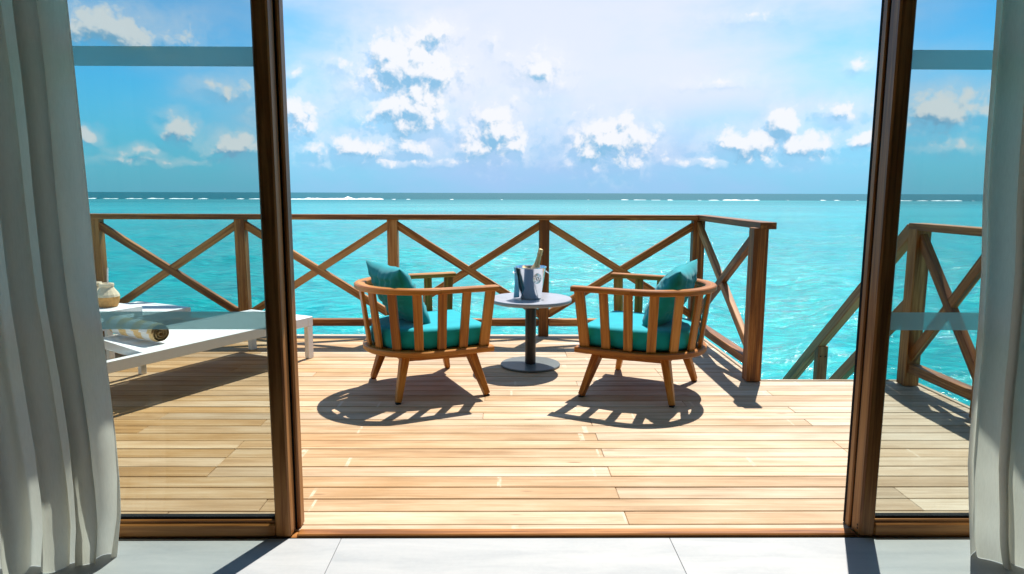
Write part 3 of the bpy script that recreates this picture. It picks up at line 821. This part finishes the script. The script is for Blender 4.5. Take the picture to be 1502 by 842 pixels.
def make_chair():
    t = thing('armchair', 'round-backed teak armchair with teal seat, the one beside the loungers', 'armchair', (0, 0, 0), 0, 'teak armchairs either side of the table')
    CU = -.042; RT, RB = .378, .332
    top = d_path(.33, CU, RT); bot = d_path(.315, CU, RB)
    zt, zb = .676, .2925
    n = 8
    rail_piece('armrest', top[:n+1], zt, .068, .032, t)
    rail_piece('armrest', top[-n-1:], zt, .068, .032, t)
    rail_piece('back_rail', top[n:-n], zt, .0695, .0335, t)
    rail_piece('seat_frame', bot, zb, .072, .036, t)
    beam('front_rail', (.278, -.295, zb-.001), (.278, .295, zb-.001), .05, .033, M['teak'], t)
    # seat board under the cushion
    o_ = d_path(.25, CU, RB-.037, 24, 3); nn = len(o_)
    vs = [(x, y, .278) for x, y in o_]+[(x, y, .304) for x, y in o_]
    fs = [tuple(range(nn-1, -1, -1)), tuple(range(nn, 2*nn))]+[(i, (i+1) % nn, nn+(i+1) % nn, nn+i) for i in range(nn)]
    link('seat_board', mesh('seat_board', vs, fs), M['teak'], t)
    LT, LB = plen(top), plen(bot); N = 13
    for i in range(N):
        f = i/(N-1)
        s0 = .045; wd = .064 if i in (0, N-1) else .054
        pt, tt = along(top, s0+(LT-2*s0)*f); pb, tb = along(bot, s0+.012+(LB-2*(s0+.012))*f)
        a = Vector((pb.x, pb.y, zb+.012)); b_ = Vector((pt.x, pt.y, zt-.010)); X = (b_-a).normalized()
        Y = Vector((tt.x, tt.y, 0)); Y = (Y-X*Y.dot(X)).normalized(); Z = X.cross(Y)
        mm = Matrix((X, Y, Z)).transposed().to_4x4(); mm.translation = (a+b_)/2
        link('slat', beam_mesh(round((b_-a).length, 2), wd, .021, ch=.003), M['teak'], t, mm)
    for u, v, u1, v1 in ((.265, .365, .19, .265), (-.287, .31, -.215, .225)):
        for sg in (-1, 1):
            a = Vector((u1, sg*v1, .276)); b_ = Vector((u, sg*v, .008))
            lg = beam('leg', a, b_, .078, .052, M['teak'], t, (1, 0, 0), .042, .036, ch=.005)
            gl = link('foot_glide', beam_mesh(.008, .034, .028, ch=.001), M['glide'], lg)
            gl.matrix_basis = lg.matrix_basis.inverted() @ Matrix.Translation((u, sg*v, .0045)) @ Matrix.Rotation(R(90), 4, 'Y')
    for u, v in ((.19, .265), (-.215, .225)):
        beam('cross_rail', (u, -v, .250), (u, v, .250), .032, .046, M['teak'], t)
    for sg in (-1, 1):
        beam('side_rail', (-.215, sg*.225, .2535), (.19, sg*.265, .2535), .028, .038, M['teak'], t)
    rc, rs = .045, RB-.018
    co = d_path(.305-rc, CU, rs, 40, 10)
    co += [(.305-rc+rc*math.sin(R(q)), rs-rc+rc*math.cos(R(q))) for q in (18, 36, 54, 72, 90)]
    co += [(.305, (rs-rc)*(1-2*i/14)) for i in range(1, 14)]
    co += [(.305-rc+rc*math.cos(R(q)), -(rs-rc)-rc*math.sin(R(q))) for q in (0, 18, 36, 54, 72)]
    link('seat_cushion', cushion_mesh(co, .306, .440, .034, .012), M['cushion'], t)
    return t
chair = make_chair()
chair2 = copy_tree(chair)
chair.location = (-.512, 4.300, 0); chair.rotation_euler = (0, 0, R(24.6))
chair2.location = (.870, 4.255, 0); chair2.rotation_euler = (0, 0, R(152.6))
chair2['label'] = 'round-backed teak armchair with teal seat, the one beside the short side railing'

def pillow_mesh(S, T, seed):
    N = 46; vs, fs = [], []
    for side_ in (1, -1):
        for i in range(N+1):
            for j in range(N+1):
                a = 2*i/N-1; b_ = 2*j/N-1
                e = max(0, (1-abs(a)**2.4)*(1-abs(b_)**2.4))
                h = T*e**.5
                pin = .105
                x = S*a*(1-pin*(1-b_*b_)); y = S*b_*(1-pin*(1-a*a))
                r_ = math.hypot(a, b_); ang = math.atan2(b_, a)
                wr = (.010*nz(ang*3.2, r_*1.1, seed+side_)+.006*nz(a*4, b_*4, seed+9*side_))*min(1, r_*1.4)*(1 if e > .001 else 0)
                wr += .009*nz(a*9, b_*2.5, seed+4)*min(1, e*3) + .006*nz(a*3+b_*6, b_*5-a*4, seed+6)*min(1, e*4)
                vs.append((x, y, side_*(h+wr*min(1, e*6))))
    st_ = (N+1)**2
    for k in (0, 1):
        for i in range(N):
            for j in range(N):
                q = [k*st_+i*(N+1)+j, k*st_+(i+1)*(N+1)+j, k*st_+(i+1)*(N+1)+j+1, k*st_+i*(N+1)+j+1]
                fs.append(q if k == 0 else q[::-1])
    me = mesh('pillow', vs, fs, True)
    bm = bmesh.new(); bm.from_mesh(me); bmesh.ops.remove_doubles(bm, verts=bm.verts, dist=.0004); bm.to_mesh(me); bm.free()
    me.polygons.foreach_set('use_smooth', [True]*len(me.polygons)); return me
def place_pillow(ch_, label, u, v, zc, lean, spin, yaw, seed, S=.215, T=.085):
    """pillow standing on its edge on the seat: face along the chair's forward axis, leaning back"""
    o = link('cushion', pillow_mesh(S, T, seed), M['pillow'])
    tagit(o, label, 'cushion', 'teal scatter cushions')
    mw = Matrix.Translation(ch_.location) @ Matrix.Rotation(ch_.rotation_euler.z, 4, 'Z') @ Matrix.Translation((u, v, zc)) \
        @ Matrix.Rotation(yaw, 4, 'Z') @ Matrix.Rotation(R(90)-lean, 4, 'Y') @ Matrix.Rotation(spin, 4, 'Z')
    o.matrix_basis = mw; return o
place_pillow(chair, 'teal scatter cushion leaning in the armchair beside the loungers', -.185, .0, .615, R(30), R(3), R(11), 1.0, .228, .095)
place_pillow(chair2, 'teal scatter cushion leaning in the armchair beside the short side railing', -.182, .0, .618, R(29), R(-5), R(2), 7.0, .228, .095)

# ------------------------------------------------------------------ side table with ice bucket
TX, TY, TZ = .178, 4.818, .500
tb = thing('side_table', 'round grey stone side table on a black pedestal between the armchairs', 'side table', (TX, TY, 0))
lathe_obj('table_top', [(.001, TZ-.028), (.286, TZ-.028), (.292, TZ-.024), (.295, TZ-.016), (.295, TZ-.006), (.292, TZ-.001), (.288, TZ), (.001, TZ)], M['stone'], tb, n=96)
lathe_obj('pedestal', [(.001, .0165), (.039, .0165), (.039, TZ-.034), (.001, TZ-.034)], M['black'], tb)
lathe_obj('mounting_plate', [(.001, TZ-.0345), (.12, TZ-.0345), (.12, TZ-.0285), (.001, TZ-.0285)], M['black'], tb)
lathe_obj('base_plate', [(.001, .001), (.214, .001), (.217, .004), (.217, .012), (.213, .016), (.001, .016)], M['base_metal'], tb, n=96)
bx, by = TX-.002, TY-.02
bk = thing('ice_bucket', 'polished steel champagne bucket standing on the round table', 'bucket', (bx, by, TZ))
H_ = .225
lathe_obj('bucket_body', [(.001, .001), (.070, .001), (.0745, .006), (.107, H_-.004), (.112, H_-.002), (.113, H_+.003), (.110, H_+.006), (.106, H_+.003), (.103, H_-.006), (.071, .010), (.001, .009)], M['steel'], bk, n=72, ang=60)
def bucket_r(z): return .0745+(.107-.0745)*(z-.006)/(H_-.01)
def emblem():
    # embossed round crest: raised ring, inner ring and cross bar following the wall
    vs, fs = [], []
    def on(a, z, o_): r_ = bucket_r(z)+o_; return (r_*math.cos(a), r_*math.sin(a), z)
    a0, z0 = R(-62), .150
    def band(pts, wid):
        b0 = len(vs)
        for i, (pa, pz) in enumerate(pts):
            da = pts[(i+1) % len(pts)][0]-pts[i-1][0]; dz_ = pts[(i+1) % len(pts)][1]-pts[i-1][1]
            ln = math.hypot(da*.1, dz_) or 1; na, nz_ = dz_/ln*wid/.1, -da*.1/ln*wid
            vs.extend([on(pa-na, pz-nz_, .0002), on(pa, pz, .0022), on(pa+na, pz+nz_, .0002)])
        m_ = len(pts)
        for i in range(m_):
            j = (i+1) % m_
            for k in (0, 1): fs.append((b0+i*3+k, b0+j*3+k, b0+j*3+k+1, b0+i*3+k+1))
    for r_ in (.034, .024):
        band([(a0+r_*math.cos(2*math.pi*i/40)/.1, z0+r_*math.sin(2*math.pi*i/40)) for i in range(40)], .002)
    for k in range(8):
        a = 2*math.pi*k/8; ca, cz = a0+.029*math.cos(a)/.1, z0+.029*math.sin(a)
        band([(ca+.003*math.cos(2*math.pi*i/8)/.1, cz+.003*math.sin(2*math.pi*i/8)) for i in range(8)], .0015)
    band([(a0+r_*math.cos(q)/.1, z0+r_*math.sin(q)) for q, r_ in [(2*math.pi*i/20, .016 if i % 2 else .007) for i in range(20)]], .0018)
    link('emblem', mesh('emblem', vs, fs, True), M['steel'], bk)
emblem()
for a in (R(8), R(188)):
    c_ = Vector((math.cos(a), math.sin(a), 0)); s_ = Vector((-math.sin(a), math.cos(a), 0))
    pts = [c_*(.108+.022*math.sin(math.pi*i/12))+s_*(.028*math.cos(math.pi*i/12))+Vector((0, 0, H_-.03-.012*math.sin(math.pi*i/12))) for i in range(13)]
    vs, fs = tube(pts, .0042, 10); link('handle', smooth_angle(mesh('handle', vs, fs)), M['steel'], bk)
# bottle
bo = thing('champagne_bottle', 'gold foiled champagne bottle leaning in the steel bucket', 'bottle', (bx-.012, by+.004, TZ+.030))
bo.rotation_euler = (R(-6), R(15), 0)
lathe_obj('bottle_body', [(.001, 0), (.040, 0), (.043, .006), (.043, .150), (.041, .1695), (.001, .1697)], M['bottle'], bo)
lathe_obj('foil', [(.001, .170), (.0412, .170), (.038, .182), (.026, .210), (.0195, .232), (.0170, .262), (.0155, .287), (.0185, .2895), (.0195, .297), (.0185, .304), (.0165, .307), (.018, .314), (.0185, .324), (.0165, .332), (.010, .336), (.001, .3365)], M['foil'], bo, n=32)
# napkin hung on the bucket's side: folded cloth with soft pleats
def napkin():
    vs, fs = [], []; NS, NZ = 30, 24
    for k in (0, 1):
        for iz in range(NZ+1):
            v = iz/NZ; z = H_+.002-(H_-.006)*v
            half = .020+.044*v**.8
            for i in range(NS+1):
                s = 2*i/NS-1
                a = R(192)+s*half/.125
                r0 = bucket_r(max(z, .006))+.007+.030*v*v*(1-.35*s*s)
                pl = .007*math.sin(s*7+1.2*v)*(.4+v)+.006*nz(s*3, v*4, 5)
                th = .0045*(1-.6*abs(s)**3)
                r_ = r0+pl+(th if k else -th)
                zz = z + .020*v*(abs(s)**1.5)*(1+.5*nz(s*2, 3, 1))
                vs.append((r_*math.cos(a), r_*math.sin(a), max(zz, .003)))
    st_ = (NS+1)*(NZ+1)
    for iz in range(NZ):
        for i in range(NS):
            a = iz*(NS+1)+i; q = (a, a+1, a+NS+2, a+NS+1)
            fs.append(tuple(x+st_ for x in q)); fs.append(q[::-1])
    rim = [i for i in range(NS+1)]+[(iz+1)*(NS+1)-1 for iz in range(1, NZ+1)]+[NZ*(NS+1)+i for i in range(NS-1, -1, -1)]+[iz*(NS+1) for iz in range(NZ-1, 0, -1)]
    for a, b_ in zip(rim, rim[1:]+rim[:1]): fs.append((a, b_, b_+st_, a+st_))
    o = link('napkin', mesh('napkin', vs, fs, True), M['napkin'], None, Matrix.Translation((bx, by, TZ)))
    tagit(o, 'folded pale blue cloth napkin hanging on the steel bucket', 'napkin')
napkin()

# ------------------------------------------------------------------ sun loungers
def make_lounger():
    t = thing('sun_lounger', 'white sun lounger with a rolled striped towel on it', 'sun lounger', (0, 0, 0), 0, 'white sun loungers')
    Wd, L, z1 = .655, 1.98, .320; hw = Wd/2; rb = .040
    B = lambda n, lo, hi, m_=M['white'], p=t, **k: box(n, lo, hi, m_, p, **k)
    for s in (-1, 1):
        y = s*(hw-rb/2)
        B('side_rail', (.0505, y-rb/2, z1-.068), (L-.05, y+rb/2, z1), ch=.003)
    B('end_rail', (.001, -hw, z1-.0675), (.050, hw, z1+.0005), ch=.003)
    B('end_rail', (L-.0495, -hw, z1-.0675), (L, hw, z1+.0005), ch=.003)
    B('cross_bar', (.88, -hw+rb+.001, z1-.06), (.92, hw-rb-.001, z1-.03), ch=.003)
    for x in (.028, 1.72):
        for s in (-1, 1):
            y = s*(hw-.024)
            B('leg', (x-.026, y-.021, .001), (x+.026, y+.021, z1-.0685), axis=2, ch=.003)
    hx = 1.335
    B('sling', (.053, -hw+rb+.004, z1-.010), (hx, hw-rb-.004, z1-.003), M['sling'], ch=.002)
    # raised back part
    an = R(28); ln = .64
    d = Vector((math.cos(an), 0, math.sin(an)))
    h0 = Vector((hx+.012, 0, z1-.022))
    for s in (-1, 1):
        y = s*(hw-rb-.032); o_ = Vector((0, y, 0))
        beam('backrest_rail', h0+o_, h0+o_+d*ln, .03, .045, M['white'], t, ch=.003)
    beam('backrest_rail', h0+d*(ln+.016)+Vector((0, -hw+rb+.018, 0)), h0+d*(ln+.016)+Vector((0, hw-rb-.018, 0)), .03, .045, M['white'], t, ch=.003)
    mm = frame_mat(h0+d*.01+Vector((0, 0, .020)), h0+d*(ln-.0)+Vector((0, 0, .020)), (-math.sin(an), 0, math.cos(an)))
    link('backrest_sling', beam_mesh(ln-.01, Wd-2*rb-.10, .006, ch=.001), M['sling'], t, mm)
    for s in (-1, 1):
        p0 = h0+d*(ln*.62)+Vector((0, s*(hw-rb-.060), -.01)); p1 = Vector((p0.x+.12, p0.y, z1-.05))
        beam('prop', p0, p1, .014, .022, M['white'], t, ch=.002)
    B('prop_bar', (1.82, -hw+rb+.001, z1-.062), (1.85, hw-rb-.001, z1-.036), ch=.003)
    return t
lg1 = make_lounger()
ax = Vector((-.467, -.884, 0)).normalized(); perp = Vector((ax.y, -ax.x, 0))                       # points to the far side
if perp.x > 0: perp = -perp
rzl = math.atan2(ax.y, ax.x)
c1_ = Vector((-1.464, 5.048, 0)) + perp*.3275
lg2 = copy_tree(lg1)
lg1.location = c1_; lg1.rotation_euler = (0, 0, rzl)
lg2.location = Vector((-2.575, 5.46, 0)) + perp*.3275; lg2.rotation_euler = (0, 0, rzl)
lg2['label'] = 'white sun lounger behind the low white table, mostly hidden by the curtain'

# rolled towel lying across the near lounger
def towel():
    t = thing('rolled_towel', 'rolled beige and white striped towel on the white sun lounger', 'towel', (0, 0, 0))
    L, r0 = .50, .072
    mm, tt, b, o = mat('striped_terry')
    tcn = tt.node('ShaderNodeTexCoord').outputs['Object']; x, y, z = tt.sep(tcn)
    nn = tt.noise(tcn, 260, 3, .6); n2 = tt.noise(tcn, 14, 3, .5)
    xs = tt.math('ADD', x, tt.math('MULTIPLY_ADD', n2, .02, -.01))
    st_ = tt.math('GREATER_THAN', tt.math('FRACT', tt.math('MULTIPLY_ADD', xs, 1/.17, .22)), .5)
    col = tt.mix(st_, (.74, .72, .70, 1), (.76, .50, .23, 1))
    tt.put(b.inputs['Base Color'], tt.mix(1.0, col, tt.ramp(nn, [(.3, (.82, .82, .82)), (.7, (1, 1, 1))]), 'MULTIPLY'))
    b.inputs['Roughness'].default_value = .95; b.inputs['Specular IOR Level'].default_value = .1
    bump(tt, b, tt.math('ADD', nn, tt.math('MULTIPLY', n2, .6)), .6, .006)
    # one long cloth wound into a spiral, with thickness
    turns, th = 3.4, .017; NA = 180
    prof = []
    for i in range(NA+1):
        a = turns*2*math.pi*i/NA; rad = .008 + (r0-.008-th/2)*(a/(turns*2*math.pi))
        prof.append((a, rad))
    vs, fs = [], []; NX = 16
    for k in (0, 1):
        for (a, rad) in prof:
            rr2 = rad+(th*.41 if k else -th*.41)
            for ix in range(NX+1):
                xx = L*(ix/NX-.5)
                e = .010*nz(a*.6, 2.2, 7 if ix > NX/2 else 3)*(1 if ix in (0, NX) else .5)
                q = rr2*(1+.03*nz(xx*9, a*.8, 4)) - (.006 if ix in (0, NX) else 0)*(1 if k else -1)
                vs.append((xx+e, q*math.cos(a+.5), q*math.sin(a+.5)*.95))
    n1_ = NX+1; st2 = len(prof)*n1_
    for i in range(NA):
        for ix in range(NX):
            a = i*n1_+ix; q = (a, a+1, a+n1_+1, a+n1_)
            fs.append(tuple(v+st2 for v in q[::-1])); fs.append(q)
        for ix in (0, NX):
            a = i*n1_+ix; b2 = a+n1_; fs.append((a, b2, b2+st2, a+st2))
    for i in (0, NA):
        for ix in range(NX):
            a = i*n1_+ix; fs.append((a, a+1, a+1+st2, a+st2))
    link('terry_cloth', mesh('terry_cloth', vs, fs, True), mm, t)
    pr = -perp                                       # towards the visible spiral end
    t.rotation_euler = (0, 0, math.atan2(pr.y, pr.x)-R(4))
    t.location = (-2.345, 4.235, .3165+r0*.95)
towel()

# low white table with two drinking coconuts
wt_ = thing('low_table', 'small square white table between the two sun loungers', 'table', (-2.754, 4.500, 0), rzl)
B = lambda n, lo, hi, m_=M['white'], **k: box(n, lo, hi, m_, wt_, **k)
hz_, s_ = .478, .195
B('table_top', (-s_, -s_, hz_-.042), (s_, s_, hz_), axis=0, ch=.003)
for sx in (-1, 1):
    for sy in (-1, 1):
        B('leg', (sx*(s_-.021)-.020, sy*(s_-.021)-.020, .001), (sx*(s_-.021)+.020, sy*(s_-.021)+.020, hz_-.0425), axis=2, ch=.003)
M['husk'] = plain('coconut_husk', (.55, .29, .10), .8, 0, .2, 60, .2, .5)
M['pith'] = plain('coconut_pith', (.72, .60, .44), .8, 0, .12, 24, .2, .5)
def coconut(label, loc, rz):
    t = thing('drinking_coconut', label, 'coconut', loc, rz, 'drinking coconuts')
    n = 14
    def facet(prof, nm, m_):
        vs, fs = lathe(prof, n)
        vs = [(x*(1+.05*nz(x*20, y*20, z*20)), y*(1+.05*nz(x*20, y*20, z*20)), z) for x, y, z in vs]
        return link(nm, mesh(nm, vs, fs), m_, t)
    facet([(.001, .001), (.056, .001), (.064, .012), (.073, .045), (.076, .070), (.001, .0702)], 'husk', M['husk'])
    facet([(.001, .0705), (.0762, .0705), (.072, .086), (.048, .122), (.041, .134), (.040, .1345), (.001, .1347)], 'pith', M['pith'])
    lathe_obj('rim', [(.0395, .135), (.043, .137), (.046, .148), (.044, .158), (.038, .160), (.032, .157), (.030, .146), (.031, .1352)], M['pith'], t, n=24)
    lathe_obj('opening', [(.001, .1352), (.0295, .1352), (.028, .146), (.001, .147)], M['husk'], t, n=20)
    return t
nuts = [(-2.702, 4.545, 'carved drinking coconut with a white straw on the low white table'),
        (-2.815, 4.600, 'carved drinking coconut half hidden by the curtain edge on the low white table')]
for i, (x, y, lb) in enumerate(nuts): coconut(lb, (x, y, hz_+.0005), .4+i)
vs, fs = tube([(-2.702+.004, 4.550, hz_+.150), (-2.702+.002, 4.568, hz_+.262)], .0042, 10)
o = link('drinking_straw', smooth_angle(mesh('drinking_straw', vs, fs)), M['straw'])
tagit(o, 'thin white straw standing in the coconut drink', 'straw')
